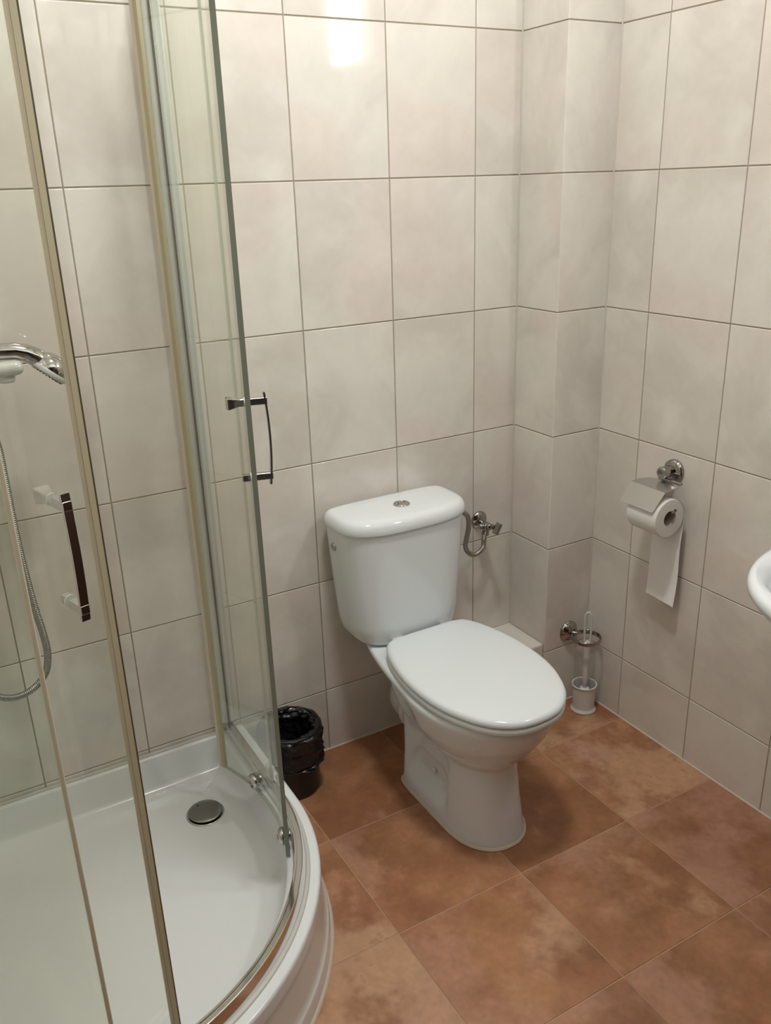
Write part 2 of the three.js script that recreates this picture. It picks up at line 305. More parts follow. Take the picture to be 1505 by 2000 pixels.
// ------------------------------------------------------------------ toilet
{
  const CX = 0.198;
  const t = thing('toilet', 'white close-coupled toilet with closed lid and cistern against the tiled back wall', 'toilet', [CX, 0, 0]);
  // y, half width, front, rear, widest z, front roundness, rear roundness
  const K = [
    [0.000, 0.098, 0.588, 0.216, 0.455, 2.2, 9], [0.012, 0.0985, 0.588, 0.216, 0.455, 2.2, 9], [0.03, 0.0955, 0.584, 0.217, 0.452, 2.2, 9], [0.10, 0.0905, 0.574, 0.214, 0.445, 2.15, 8],
    [0.17, 0.0875, 0.565, 0.205, 0.44, 2.1, 7], [0.205, 0.088, 0.562, 0.196, 0.435, 2.1, 6], [0.214, 0.0895, 0.563, 0.192, 0.43, 2.1, 5.5], [0.222, 0.098, 0.571, 0.186, 0.43, 2.1, 5],
    [0.245, 0.118, 0.592, 0.170, 0.425, 2.1, 4.2], [0.275, 0.138, 0.616, 0.148, 0.425, 2.1, 3.8], [0.31, 0.155, 0.639, 0.12, 0.425, 2.1, 3.6], [0.345, 0.1665, 0.656, 0.085, 0.425, 2.1, 3.8],
    [0.366, 0.1725, 0.665, 0.06, 0.425, 2.1, 4.6], [0.379, 0.1745, 0.668, 0.05, 0.425, 2.1, 5], [0.386, 0.173, 0.666, 0.05, 0.425, 2.1, 5], [0.3905, 0.168, 0.661, 0.053, 0.425, 2.1, 5], [0.3915, 0.155, 0.648, 0.065, 0.425, 2.1, 5],
  ];
  const loops = [];
  for (let i = 0; i < K.length - 1; i++) {
    const st = Math.max(1, Math.round((K[i + 1][0] - K[i][0]) / 0.008));
    for (let s = 0; s < st; s++) loops.push(K[i].map((a, q) => lerp(a, K[i + 1][q], s / st)));
  }
  loops.push(K[K.length - 1]);
  const L = loops.map(([y, hw, zf, zr, zc, nf, nr]) => egg(0, y, hw, zf, zr, zc, nf, nr, 160).map((p) => {
    // hollowed sides of the foot, behind the front column
    const d = 0.026 * sst(0.03, 0.075, p.y) * (1 - sst(0.175, 0.213, p.y)) * sst(0.235, 0.285, p.z) * (1 - sst(0.41, 0.455, p.z));
    const slot = 0.005 * (1 - sst(0.85, 1.0, Math.hypot(Math.max(0, Math.abs(p.z - 0.335) - 0.045) / 0.03, (p.y - 0.1) / 0.03)));
    { const tp = Math.max(0, (0.425 - p.z) / 0.37) ** 1.1, low = Math.abs(p.x) * (1 - lerp(0.66, 0.25, sst(0.335, 0.376, p.y)) * sst(0.205, 0.26, p.y) * tp); p.x = Math.sign(p.x) * Math.max(low, Math.min(Math.abs(p.x), 0.082)); }
    p.x -= Math.sign(p.x) * Math.min(Math.abs(p.x) * 0.6, d + (d > 0.015 ? slot : 0)); return p;
  }));
  mesh('bowl', fixWinding(loft(L, { capStart: true, capEnd: true }), V(0, 0.3, 0.4)), M.ceramic, t);
  for (const s of [-1, 1]) { const b = new THREE.SphereGeometry(0.007, 16, 10); b.scale(0.5, 1, 1); b.translate(s * 0.0655, 0.098, 0.352); mesh('bolt_cap', b, M.whitePlastic, t); }
  // caulk round the foot
  const foot = egg(0, 0, 0.1005, 0.5905, 0.214, 0.455, 2.2, 9, 120);
  mesh('caulk_bead', fixWinding(loft([insetIn(foot, 0.004, 0), insetIn(foot, -0.0035, 0), insetIn(foot, -0.003, 0.003), insetIn(foot, 0.001, 0.0075), insetIn(foot, 0.004, 0.008)], {}), V(0, 0, 0.4)), M.caulk, t);
  // seat and lid outline from half widths
  const hwz = [[0.206, 0], [0.2065, 0.06], [0.209, 0.094], [0.217, 0.116], [0.235, 0.131], [0.27, 0.1465], [0.32, 0.160], [0.38, 0.1695], [0.44, 0.172], [0.50, 0.1675], [0.55, 0.156], [0.60, 0.1355], [0.632, 0.1165], [0.66, 0.0895], [0.677, 0.0625], [0.686, 0.034], [0.6885, 0]];
  const pts = [...hwz.map(([z, x]) => V(x, 0, z)), ...hwz.slice(1, -1).reverse().map(([z, x]) => V(-x, 0, z))];
  const curve = new THREE.CatmullRomCurve3(pts, true, 'centripetal');
  const O = resample(curve.getPoints(800).slice(0, 800), 140);
  const S = (d, y) => insetIn(O, d, y);
  mesh('seat', fixWinding(loft([S(0.013, 0.3922), S(0.0045, 0.3935), S(0.001, 0.3975), S(0.0005, 0.4065), S(0.003, 0.4105), S(0.012, 0.412)], { capStart: true, capEnd: true }), V(0, 0.405, 0.45)), M.seat, t);
  mesh('lid', fixWinding(loft([S(0.011, 0.4125), S(0.004, 0.4128), S(0.001, 0.4145), S(0, 0.418), S(0.0006, 0.4225), S(0.003, 0.427), S(0.0075, 0.4302), S(0.014, 0.4318), shrink(S(0.014, 0), 0.9, 0.4332), shrink(S(0.014, 0), 0.7, 0.4344), shrink(S(0.014, 0), 0.4, 0.4349)], { capStart: true, capEnd: true }), V(0, 0.42, 0.45)), M.seat, t);
  for (const s of [-1, 1]) { const g = cyl(0.011, 0.011, 0.03, 20); g.rotateZ(Math.PI / 2); g.translate(s * 0.075, 0.409, 0.199); mesh('hinge', g, M.whitePlastic, t); }
  // cistern
  const C = [[0.3925, 0.116, 0.172, 0.03], [0.3935, 0.124, 0.181, 0.022], [0.397, 0.139, 0.1905, 0.016], [0.406, 0.147, 0.1955, 0.014], [0.43, 0.154, 0.198, 0.013], [0.45, 0.157, 0.199, 0.013], [0.58, 0.1695, 0.2005, 0.012], [0.70, 0.1785, 0.2015, 0.012], [0.7128, 0.1785, 0.2015, 0.012]];
  mesh('cistern', fixWinding(loft(C.map(([y, hw, zf, zr]) => egg(-0.009, y, hw, zf, zr, 0.10, 2.9, 7, 120)), { capStart: true, capEnd: true }), V(0, 0.55, 0.1)), M.ceramic, t);
  mesh('gasket', fixWinding(loft([egg(-0.009, 0.3905, 0.118, 0.177, 0.03, 0.1, 2.9, 7, 80), egg(-0.009, 0.3932, 0.118, 0.177, 0.03, 0.1, 2.9, 7, 80)], { capStart: true, capEnd: true }), V(0, 0.392, 0.1)), M.rubber, t);
  const CL = egg(-0.009, 0, 0.1855, 0.2085, 0.009, 0.10, 2.85, 6, 140), Q = (d, y) => insetIn(CL, d, y);
  mesh('cistern_lid', fixWinding(loft([Q(0.008, 0.7135), Q(0.002, 0.7138), Q(0, 0.716), Q(0, 0.724), Q(0.0015, 0.732), Q(0.0055, 0.740), Q(0.0115, 0.7455), Q(0.02, 0.7485), shrink(Q(0.02, 0), 0.9, 0.7500), shrink(Q(0.02, 0), 0.6, 0.751)], { capStart: true, capEnd: true }), V(0, 0.73, 0.1)), M.ceramic, t);
  const fb = new THREE.Group(); fb.name = numbered('flush_button'); fb.position.set(-0.006, 0.7505, 0.118); t.add(fb);
  mesh('button_ring', lathe([[0.0175, 0.0005], [0.0175, 0.004], [0.0195, 0.0045], [0.0215, 0.003], [0.022, 0], [0.0175, 0]]), M.chrome, fb);
  for (const s of [0, 1]) { const sh = new THREE.Shape(); const a0 = s ? 0.12 : 0.12 + Math.PI, a1 = s ? Math.PI - 0.12 : Math.PI * 2 - 0.12; sh.absarc(0, s ? 0.0004 : -0.0004, 0.0165, a0, a1, false); sh.closePath(); const g = new THREE.ExtrudeGeometry(sh, { depth: 0.0025, bevelEnabled: true, bevelSize: 0.0006, bevelThickness: 0.0008, bevelSegments: 2, curveSegments: 20 }); g.rotateX(-Math.PI / 2); g.rotateY(0.4); g.translate(0, 0.0006, 0); mesh('button', g, M.chrome, fb); }
  // chrome blanking cap high on the left side of the cistern
  const cap = lathe([[0, 0.004], [0.006, 0.0038], [0.0065, 0.0055], [0.0105, 0.005], [0.0115, 0.003], [0.012, 0], [0, 0]]); cap.rotateZ(Math.PI / 2); cap.translate(-0.009 - 0.1745, 0.66, 0.075); mesh('side_cap', cap, M.chrome, t);
  // outlet spigot and the white pan connector into the wall
  const pc = new THREE.Group(); pc.name = numbered('pan_connector'); pc.position.set(-0.003, 0.170, 0); t.add(pc);
  const along = (prof) => { const g = lathe(prof); g.rotateX(Math.PI / 2); return g; };
  mesh('pipe', along([[0.043, 0.146], [0.0525, 0.146], [0.0525, 0.168], [0.05, 0.17], [0.05, 0.235], [0.043, 0.235]]), M.whitePlastic, pc);
  mesh('elbow', tube([V(0, 0, 0.15), V(0, 0, 0.14), V(0.006, 0, 0.112), V(0.026, 0, 0.09), V(0.055, 0, 0.08), V(0.09, 0, 0.08), V(0.139, 0, 0.08)], 0.0525, 48, 36), M.whitePlastic, pc);
  mesh('collar', along([[0.049, 0.168], [0.059, 0.168], [0.0615, 0.172], [0.0615, 0.186], [0.0585, 0.19], [0.049, 0.19]]), M.whitePlastic, pc);
  mesh('seal_ring', along([[0.049, 0.190], [0.0565, 0.190], [0.0575, 0.194], [0.0555, 0.2], [0.049, 0.2]]), M.greyRubber, pc);
}

// ------------------------------------------------------------------ angle valve and its braided hose
{
  const t = thing('angle_valve', 'small chrome angle valve with round wall plate right of the cistern', 'valve', [0.5225, 0.597, 0.0005]);
  const out = (g) => { g.rotateX(Math.PI / 2); return g; };
  mesh('wall_plate', out(lathe([[0, 0.0125], [0.008, 0.012], [0.018, 0.008], [0.025, 0.003], [0.0265, 0], [0, 0]])), M.darkChrome, t);
  const b = [out(lathe([[0, 0.001], [0.0075, 0.001], [0.0075, 0.035], [0.0105, 0.038], [0.0105, 0.06], [0.007, 0.064], [0, 0.064]])).translate(-0.004, -0.003, 0)];
  const arm = lathe([[0, -0.024], [0.006, -0.024], [0.0085, -0.021], [0.0085, -0.012], [0.0065, -0.01], [0.0065, 0.01], [0, 0.012]]); arm.rotateZ(-Math.PI / 2); arm.translate(-0.004, -0.004, 0.04); b.push(arm);
  const down = lathe([[0, -0.022], [0.0075, -0.022], [0.0075, -0.008], [0.0065, 0.004], [0, 0.004]]); down.translate(-0.012, 0, 0.049); b.push(down);
  mesh('body', b, M.darkChrome, t);
  const nut = new THREE.CylinderGeometry(0.0105, 0.0105, 0.012, 6); nut.translate(-0.012, -0.0225, 0.049); mesh('nut', nut, M.darkChrome, t);
  const kn = new THREE.Group(); kn.name = numbered('knob'); kn.position.set(0, 0, 0.064); t.add(kn);
  const k1 = cyl(0.008, 0.0065, 0.014, 20); k1.rotateX(Math.PI / 2); k1.translate(0, 0, 0.006);
  const k2 = rbox(0.011, 0.034, 0.02, 0.003, 3); k2.rotateZ(-0.5); k2.translate(0.002, 0, 0.022);
  mesh('knob_stem', k1, M.darkChrome, kn); mesh('knob_grip', k2, M.darkChrome, kn);
}
function braided(pts, r, pitch, depth, seg, rad) { // tube with its wound ribs modelled
  const c = new THREE.CatmullRomCurve3(pts, false, 'centripetal'), len = c.getLength(), n = seg || Math.round(len / pitch * 4), fr = c.computeFrenetFrames(n, false), loops = [];
  for (let i = 0; i <= n; i++) {
    const p = c.getPointAt(i / n), N = fr.normals[i], B = fr.binormals[i], l = [];
    for (let j = 0; j < rad; j++) { const a = j / rad * Math.PI * 2, rr = r - depth * (0.5 + 0.5 * Math.cos(i / n * len / pitch * Math.PI * 2 + a)); l.push(p.clone().addScaledVector(N, Math.cos(a) * rr).addScaledVector(B, Math.sin(a) * rr)); }
    loops.push(l);
  }
  return fixWinding(loft(loops, { capStart: true, capEnd: true }), pts[0]);
}
{
  const t = thing('supply_hose', 'braided steel supply hose looping from the chrome valve up to the cistern side', 'hose', [0, 0, 0]);
  const P = [[0.3665, 0.6795, 0.09], [0.3924, 0.6785, 0.09], [0.4096, 0.6701, 0.088], [0.4239, 0.6556, 0.084], [0.4303, 0.6357, 0.08], [0.432, 0.6135, 0.076], [0.4303, 0.5919, 0.072], [0.4285, 0.5701, 0.068], [0.4313, 0.5523, 0.064], [0.4436, 0.5331, 0.06], [0.462, 0.5203, 0.056], [0.4797, 0.5186, 0.053], [0.4932, 0.5243, 0.051], [0.5023, 0.5324, 0.05], [0.5053, 0.5453, 0.049], [0.506, 0.558, 0.049], [0.507, 0.572, 0.049]].map((p) => V(...p));
  mesh('hose', braided(P, 0.0075, 0.0045, 0.0009, 0, 12), M.hoseMetal, t);
  const f1 = cyl(0.0083, 0.0083, 0.016, 20); f1.translate(0.5065, 0.565, 0.049); mesh('ferrule', f1, M.chrome, t);
  const f2 = cyl(0.0083, 0.0083, 0.014, 20); f2.rotateZ(Math.PI / 2); f2.translate(0.375, 0.679, 0.09); mesh('ferrule', f2, M.chrome, t);
}

// ------------------------------------------------------------------ toilet roll holder and roll on the right wall
{
  const t = thing('toilet_roll_holder', 'chrome toilet roll holder with hinged cover flap on the right wall', 'holder', [X1 - 0.0005, 0.814, 0.452]);
  const g = lathe([[0, 0.018], [0.012, 0.018], [0.014, 0.0125], [0.024, 0.012], [0.0295, 0.0085], [0.0305, 0.003], [0.0305, 0], [0, 0]]); g.rotateZ(Math.PI / 2); mesh('wall_plate', g, M.darkChrome, t);
  const a = lathe([[0, 0.05], [0.014, 0.05], [0.0155, 0.0478], [0.0152, 0.035], [0.014, 0.012], [0, 0.012]], 32); a.rotateZ(Math.PI / 2); a.translate(0, 0.003, 0); mesh('arm', a, M.darkChrome, t);
  const pin = cyl(0.0035, 0.0035, 0.075, 16); pin.rotateX(Math.PI / 2); pin.translate(-0.036, -0.0145, 0.02); mesh('hinge_pin', pin, M.darkChrome, t);
  const rod = tube([V(-0.036, -0.027, -0.012), V(-0.042, -0.029, -0.036), V(-0.055, -0.04, -0.05), V(-0.068, -0.062, -0.052), V(-0.0745, -0.0775, -0.046), V(-0.0745, -0.0785, -0.03), V(-0.0745, -0.0785, 0.03), V(-0.0745, -0.0785, 0.066), V(-0.072, -0.073, 0.0745), V(-0.071, -0.069, 0.076)], 0.0035, 90, 12); mesh('rod', rod, M.darkChrome, t);
  // cover: rounded upper plate from the pin to a fold, then the flap resting on the roll
  const fl = new THREE.Group(); fl.name = numbered('cover_flap'); t.add(fl);
  const plate = (shape, th, fn) => { const e = new THREE.ExtrudeGeometry(shape, { depth: th, bevelEnabled: false, curveSegments: 24, steps: 1 }); const p = e.attributes.position; for (let i = 0; i < p.count; i++) { const q = fn(p.getX(i), p.getY(i), p.getZ(i)); p.setXYZ(i, q.x, q.y, q.z); } e.computeVertexNormals(); return e; };
  // local axes: a along z of the room, b from fold outward
  const F = V(-0.0955, -0.024, 0), up = V(0.06, 0.0065, 0).normalize(), dn = V(-0.033, -0.044, 0).normalize();
  const s1 = new THREE.Shape(); s1.moveTo(-0.053, 0); s1.lineTo(0.061, 0); s1.lineTo(0.061, 0.052); s1.lineTo(0.02, 0.056); s1.quadraticCurveTo(-0.035, 0.062, -0.049, 0.024); s1.closePath();
  const nu = V(-up.y, up.x, 0), nd = V(-dn.y, dn.x, 0).negate();
  mesh('flap_top', plate(s1, 0.0012, (x, y, z) => F.clone().addScaledVector(up, y).addScaledVector(nu, z).add(V(0, 0, x))), M.satin, fl);
  const s2 = new THREE.Shape(); s2.moveTo(-0.053, 0); s2.lineTo(0.061, 0); s2.lineTo(0.057, 0.055); s2.quadraticCurveTo(0.0565, 0.0585, 0.053, 0.0585); s2.lineTo(-0.05, 0.0585); s2.quadraticCurveTo(-0.053, 0.0585, -0.053, 0.055); s2.closePath();
  mesh('flap_front', plate(s2, 0.0012, (x, y, z) => F.clone().addScaledVector(dn, y).addScaledVector(nd, z).add(V(0, 0, x))), M.satin, fl);
  const cr = cyl(0.0012, 0.0012, 0.114, 10); cr.rotateX(Math.PI / 2); cr.translate(F.x, F.y, 0.004); mesh('fold', cr, M.darkChrome, fl);
}
{
  const RX = 0.733, RY = 0.7195, R = 0.0505, rc = 0.0205;
  const t = thing('toilet_roll', 'white toilet paper roll with a loose end hanging down the right wall', 'toilet roll', [RX, RY, 0.469]);
  const g = lathe([[rc, -0.049], [R - 0.002, -0.049], [R, -0.0475], [R, 0.0475], [R - 0.002, 0.049], [rc, 0.049]], 72); g.rotateX(Math.PI / 2); mesh('paper', g, M.paper, t);
  const c = lathe([[rc - 0.001, -0.0485], [rc, -0.0485], [rc, 0.0485], [rc - 0.001, 0.0485], [rc - 0.001, -0.0485]], 48); c.rotateX(Math.PI / 2); mesh('core', c, M.card, t);
  const pos = [], uv = [], idx = [], A = 40, B = 12;
  for (let i = 0; i <= A; i++) for (let j = 0; j <= B; j++) {
    const s = i / A, w = (j / B - 0.5) * 0.097; let x, y;
    const drop = 0.255, arc = 0.25;
    if (s < arc) { const a = lerp(1.1, 0, s / arc); x = (R + 0.0006) * Math.cos(a); y = (R + 0.0006) * Math.sin(a); }
    else { const q = (s - arc) / (1 - arc); y = -q * drop + (j / B - 0.5) * -0.004 * q; x = R + 0.0006 - 0.004 * Math.sin(q * 2.6) - 0.016 * Math.max(0, q - 0.55) ** 2 * 3 + 0.0012 * Math.sin(q * 9 + w * 30); }
    pos.push(x, y, w + 0.004 * Math.max(0, s - arc)); uv.push(j / B * 0.1, s * 0.3);
  }
  for (let i = 0; i < A; i++) for (let j = 0; j < B; j++) { const a = i * (B + 1) + j; idx.push(a, a + 1, a + B + 1, a + 1, a + B + 2, a + B + 1); }
  const sg = new THREE.BufferGeometry(); sg.setAttribute('position', new THREE.Float32BufferAttribute(pos, 3)); sg.setAttribute('uv', new THREE.Float32BufferAttribute(uv, 2)); sg.setIndex(idx); sg.computeVertexNormals();
  mesh('loose_sheet', sg, M.paperSheet, t);
}

// ------------------------------------------------------------------ brush, its cup and the empty ring holder
{
  const t = thing('brush_ring_holder', 'empty chrome ring holder on the corner column above the brush cup', 'holder', [0.735, 0.243, ZP + 0.0005]);
  const g = lathe([[0, 0.02], [0.008, 0.0195], [0.018, 0.0165], [0.027, 0.0095], [0.0325, 0.0025], [0.033, 0], [0, 0]]); g.rotateX(Math.PI / 2); mesh('wall_plate', g, M.darkChrome, t);
  const a = tube([V(0.001, 0.001, 0.016), V(0.004, 0.0015, 0.022), V(0.009, 0, 0.027)], 0.0075, 16, 14); mesh('arm', a, M.darkChrome, t);
  const r = lathe([[0.0395, -0.006], [0.0425, -0.0065], [0.0437, -0.004], [0.0437, 0.004], [0.0425, 0.0065], [0.0395, 0.006], [0.0395, -0.006]], 72); r.translate(0.0155, 0, 0.0635); mesh('ring', r, M.darkChrome, t);
}
{
  const t = thing('brush_cup', 'white round plastic toilet brush cup standing on the floor in the corner', 'brush cup', [0.7505, 0.0005, 0.2355]);
  mesh('cup', lathe([[0, 0.003], [0.0285, 0.003], [0.030, 0.006], [0.0335, 0.086], [0.0345, 0.0885], [0.0375, 0.0885], [0.038, 0.0865], [0.0368, 0.084], [0.0355, 0.083], [0.0358, 0.079], [0.035, 0.0782], [0.0328, 0.014], [0.0335, 0.009], [0.0372, 0.005], [0.0382, 0.002], [0.038, 0], [0, 0]], 56), M.whitePlastic, t);
}
{
  const t = thing('toilet_brush', 'white toilet brush with looped handle standing in its cup through the ring', 'toilet brush', [0.7485, 0.012, 0.239]);
  // dark bristle head inside the cup
  const b = []; for (let k = 0; k < 900; k++) { const a = rnd() * 6.2832, y = 0.006 + rnd() * 0.05, r = 0.0245 + 0.0035 * rnd(), q = new THREE.ConeGeometry(0.0008, r, 3); q.translate(0, r / 2, 0); q.rotateZ(-Math.PI / 2); q.rotateZ((rnd() - 0.5) * 0.5); q.rotateY(a); q.translate(0, y, 0); b.push(q); }
  const bm = mesh('bristles', b, M.bristle, t); bm.userData.kind = 'stuff';
  mesh('core', cyl(0.013, 0.011, 0.052, 20).translate(0, 0.03, 0), M.bristle, t);
  mesh('collar', lathe([[0, 0.057], [0.013, 0.057], [0.0148, 0.0595], [0.0148, 0.0625], [0.0125, 0.0655], [0.0075, 0.067], [0, 0.067]], 36), M.whitePlastic, t);
  const hd = lathe([[0, 0.064], [0.0072, 0.064], [0.0078, 0.10], [0.0088, 0.16], [0.0098, 0.205], [0.0098, 0.2195], [0.008, 0.2235], [0, 0.2235]], 24);
  const W = 0.0094, lp = [V(-0.007, 0.216, 0), V(-0.0082, 0.235, 0), V(-W, 0.26, 0), V(-W, 0.295, 0), V(-W * 0.92, 0.309, 0), V(-W * 0.5, 0.317, 0), V(0, 0.3195, 0), V(W * 0.5, 0.317, 0), V(W * 0.92, 0.309, 0), V(W, 0.295, 0), V(W, 0.26, 0), V(0.0082, 0.235, 0), V(0.007, 0.216, 0)];
  const lg = tube(lp, 0.0032, 80, 12); const lo = merge([hd, lg]); lo.rotateY(-0.76); mesh('handle', lo, M.whitePlastic, t);
}

// ------------------------------------------------------------------ waste bin and bag
{
  const t = thing('waste_bin', 'small black round waste bin on the floor between shower tray and toilet', 'bin', [-0.155, 0.0005, 0.092]);
  mesh('body', lathe([[0, 0.004], [0.066, 0.004], [0.0765, 0.185], [0.0775, 0.187], [0.079, 0.187], [0.0795, 0.184], [0.078, 0.18], [0.0695, 0.006], [0.068, 0.001], [0.065, 0], [0, 0]], 64), M.binPlastic, t);
  const n1 = fbm(7, 3, 601, 0.45), n2 = fbm(19, 2, 641, 0.5), n3 = fbm(5, 3, 661);
  const loops = [], N = 160;
  const prof = [[0.02, 0.02], [0.052, 0.022], [0.064, 0.045], [0.068, 0.09], [0.071, 0.14], [0.0735, 0.175], [0.0755, 0.192], [0.079, 0.1985], [0.0832, 0.196], [0.0855, 0.186], [0.0852, 0.165], [0.0842, 0.14], [0.0835, 0.118], [0.084, 0.105], [0.0855, 0.097]];
  const fine = []; for (let i = 0; i < prof.length - 1; i++) for (let s = 0; s < 5; s++) fine.push([lerp(prof[i][0], prof[i + 1][0], s / 5), lerp(prof[i][1], prof[i + 1][1], s / 5)]); fine.push(prof[prof.length - 1]);
  fine.forEach(([r, y], i) => {
    const l = [], outer = i > 36, f = i / fine.length;
    for (let j = 0; j < N; j++) {
      const a = j / N * Math.PI * 2, u = j / N;
      const fold = (1 - Math.abs(n1(u, f * 1.4) * 2 - 1)) ** 3, fold2 = (1 - Math.abs(n2(u, f * 0.8) * 2 - 1)) ** 4;
      let d = outer ? -0.004 + fold * 0.006 + fold2 * 0.007 : -(fold * 0.010 + fold2 * 0.009);
      if (i > 30 && i < 44) d *= 0.5;
      const hem = outer ? (n3(u, 0.2) - 0.5) * 0.05 * sst(38, fine.length, i) : 0;
      const rr = Math.min(Math.max(outer ? 0.0805 : 0.01, r + d - (outer ? 0.001 : 0)), outer ? 0.0912 : (y < 0.184 ? 0.064 + (y / 0.184) * 0.0095 : 1));
      l.push(V(Math.cos(a) * rr, y + hem + (outer ? 0 : (n3(u, f) - 0.5) * 0.012 * (1 - sst(20, 34, i))), Math.sin(a) * rr));
    }
    loops.push(l);
  });
  const bag = thing('bin_bag', 'crumpled black plastic bag folded over the rim of the bin', 'bin bag', [-0.155, 0.0005, 0.092]);
  mesh('liner', loft(loops, { capStart: true }), M.bag, bag);
}

// ------------------------------------------------------------------ shower tray
const QC = { x: -0.8, z: 0.35 }; // centre of the quadrant curve
// outline of the open (room) side of the tray at an inset d: from the back wall round to the left wall
function openSide(d, y, n = 48) {
  const R = 0.55 - d, out = [];
  for (let i = 0; i < 8; i++) out.push(V(QC.x + R, y, lerp(0, QC.z, i / 8)));
  for (let i = 0; i <= n; i++) { const a = i / n * Math.PI / 2; out.push(V(QC.x + R * Math.cos(a), y, QC.z + R * Math.sin(a))); }
  for (let i = 1; i <= 8; i++) out.push(V(lerp(QC.x, X0, i / 8), y, QC.z + R));
  return out;
}
function trayLoop(d, y, wallD, rc) { // closed loop with the two wall sides inset by wallD
  const o = openSide(d, y).map((p) => V(Math.max(p.x, X0 + wallD), y, Math.max(p.z, wallD)));
  const pts = o.slice();
  const r = Math.max(0.001, rc), cx = X0 + wallD + r, cz = wallD + r;
  const za = o[o.length - 1].z;
  for (let i = 1; i < 6; i++) pts.push(V(X0 + wallD, y, lerp(za, cz, i / 6)));
  for (let i = 0; i <= 10; i++) { const a = Math.PI + i / 10 * Math.PI / 2; pts.push(V(cx + r * Math.cos(a), y, cz + r * Math.sin(a))); }
  for (let i = 1; i < 6; i++) pts.push(V(lerp(cx, QC.x + 0.55 - d, i / 6), y, wallD));
  return pts;
}
{
  const t = thing('shower_tray', 'white quadrant shower tray with curved front panel in the back left corner', 'shower tray', [0, 0, 0]);
  const TL = [[0.0005, 0.146, 0.002, 0.002], [0.0005, 0.172, 0.002, 0.002], [0.0025, 0.1785, 0.002, 0.002], [0.008, 0.181, 0.002, 0.002], [0.062, 0.181, 0.012, 0.02], [0.068, 0.1795, 0.016, 0.03], [0.0725, 0.175, 0.0195, 0.035], [0.08, 0.13, 0.028, 0.05], [0.088, 0.108, 0.037, 0.06], [0.10, 0.098, 0.05, 0.075], [0.125, 0.093, 0.075, 0.09], [0.2, 0.091, 0.15, 0.1]];
  mesh('basin', fixWinding(loft(TL.map((a) => trayLoop(...a)), { capEnd: true }), V(-0.7, -0.5, 0.4)), M.acrylic, t);
  // curved front panel with a plinth line near the foot
  const ap = [[0.008, 0.15], [0.004, 0.149], [0.003, 0.14], [0.0005, 0.10], [-0.0015, 0.06], [-0.0035, 0.046], [-0.0075, 0.0415], [-0.0095, 0.038], [-0.0125, 0.012], [-0.0125, 0.001], [0.008, 0.001]];
  mesh('front_panel', fixWinding(loft(ap.map(([d, y]) => openSide(d, y)), { closed: false }), V(-0.9, 0.1, 0.2)), M.apron, t);
  mesh('floor_bead', fixWinding(loft([[-0.0115, 0.009], [-0.0155, 0.0075], [-0.0185, 0.003], [-0.019, 0.0004]].map(([d, y]) => openSide(d, y)), { closed: false }), V(-0.9, 0.1, 0.2)), M.caulk, t);
  const wb = [V(X0 + 0.01, 0.1815, 0.004), V(-0.8, 0.1815, 0.004), V(-0.5, 0.1815, 0.004), V(-0.31, 0.1815, 0.004)]; mesh('wall_bead', tube(wb, 0.005, 20, 8), M.silicone, t);
  // waste cover
  const dr = new THREE.Group(); dr.name = numbered('drain'); dr.position.set(-0.428, 0.0915, 0.183); t.add(dr);
  mesh('drain_flange', lathe([[0.03, 0.0005], [0.03, 0.002], [0.044, 0.0025], [0.0462, 0.0015], [0.0465, 0], [0.03, 0]], 56), M.chrome, dr);
  mesh('drain_cover', lathe([[0, 0.0115], [0.03, 0.011], [0.039, 0.0095], [0.0415, 0.0075], [0.0415, 0.006], [0.039, 0.005], [0, 0.005]], 56), M.brushedSteel, dr);
  const hole = cyl(0.0022, 0.0022, 0.0016, 16); hole.translate(-0.011, 0.0112, -0.024); mesh('drain_hole', hole, M.rubber, dr);
}

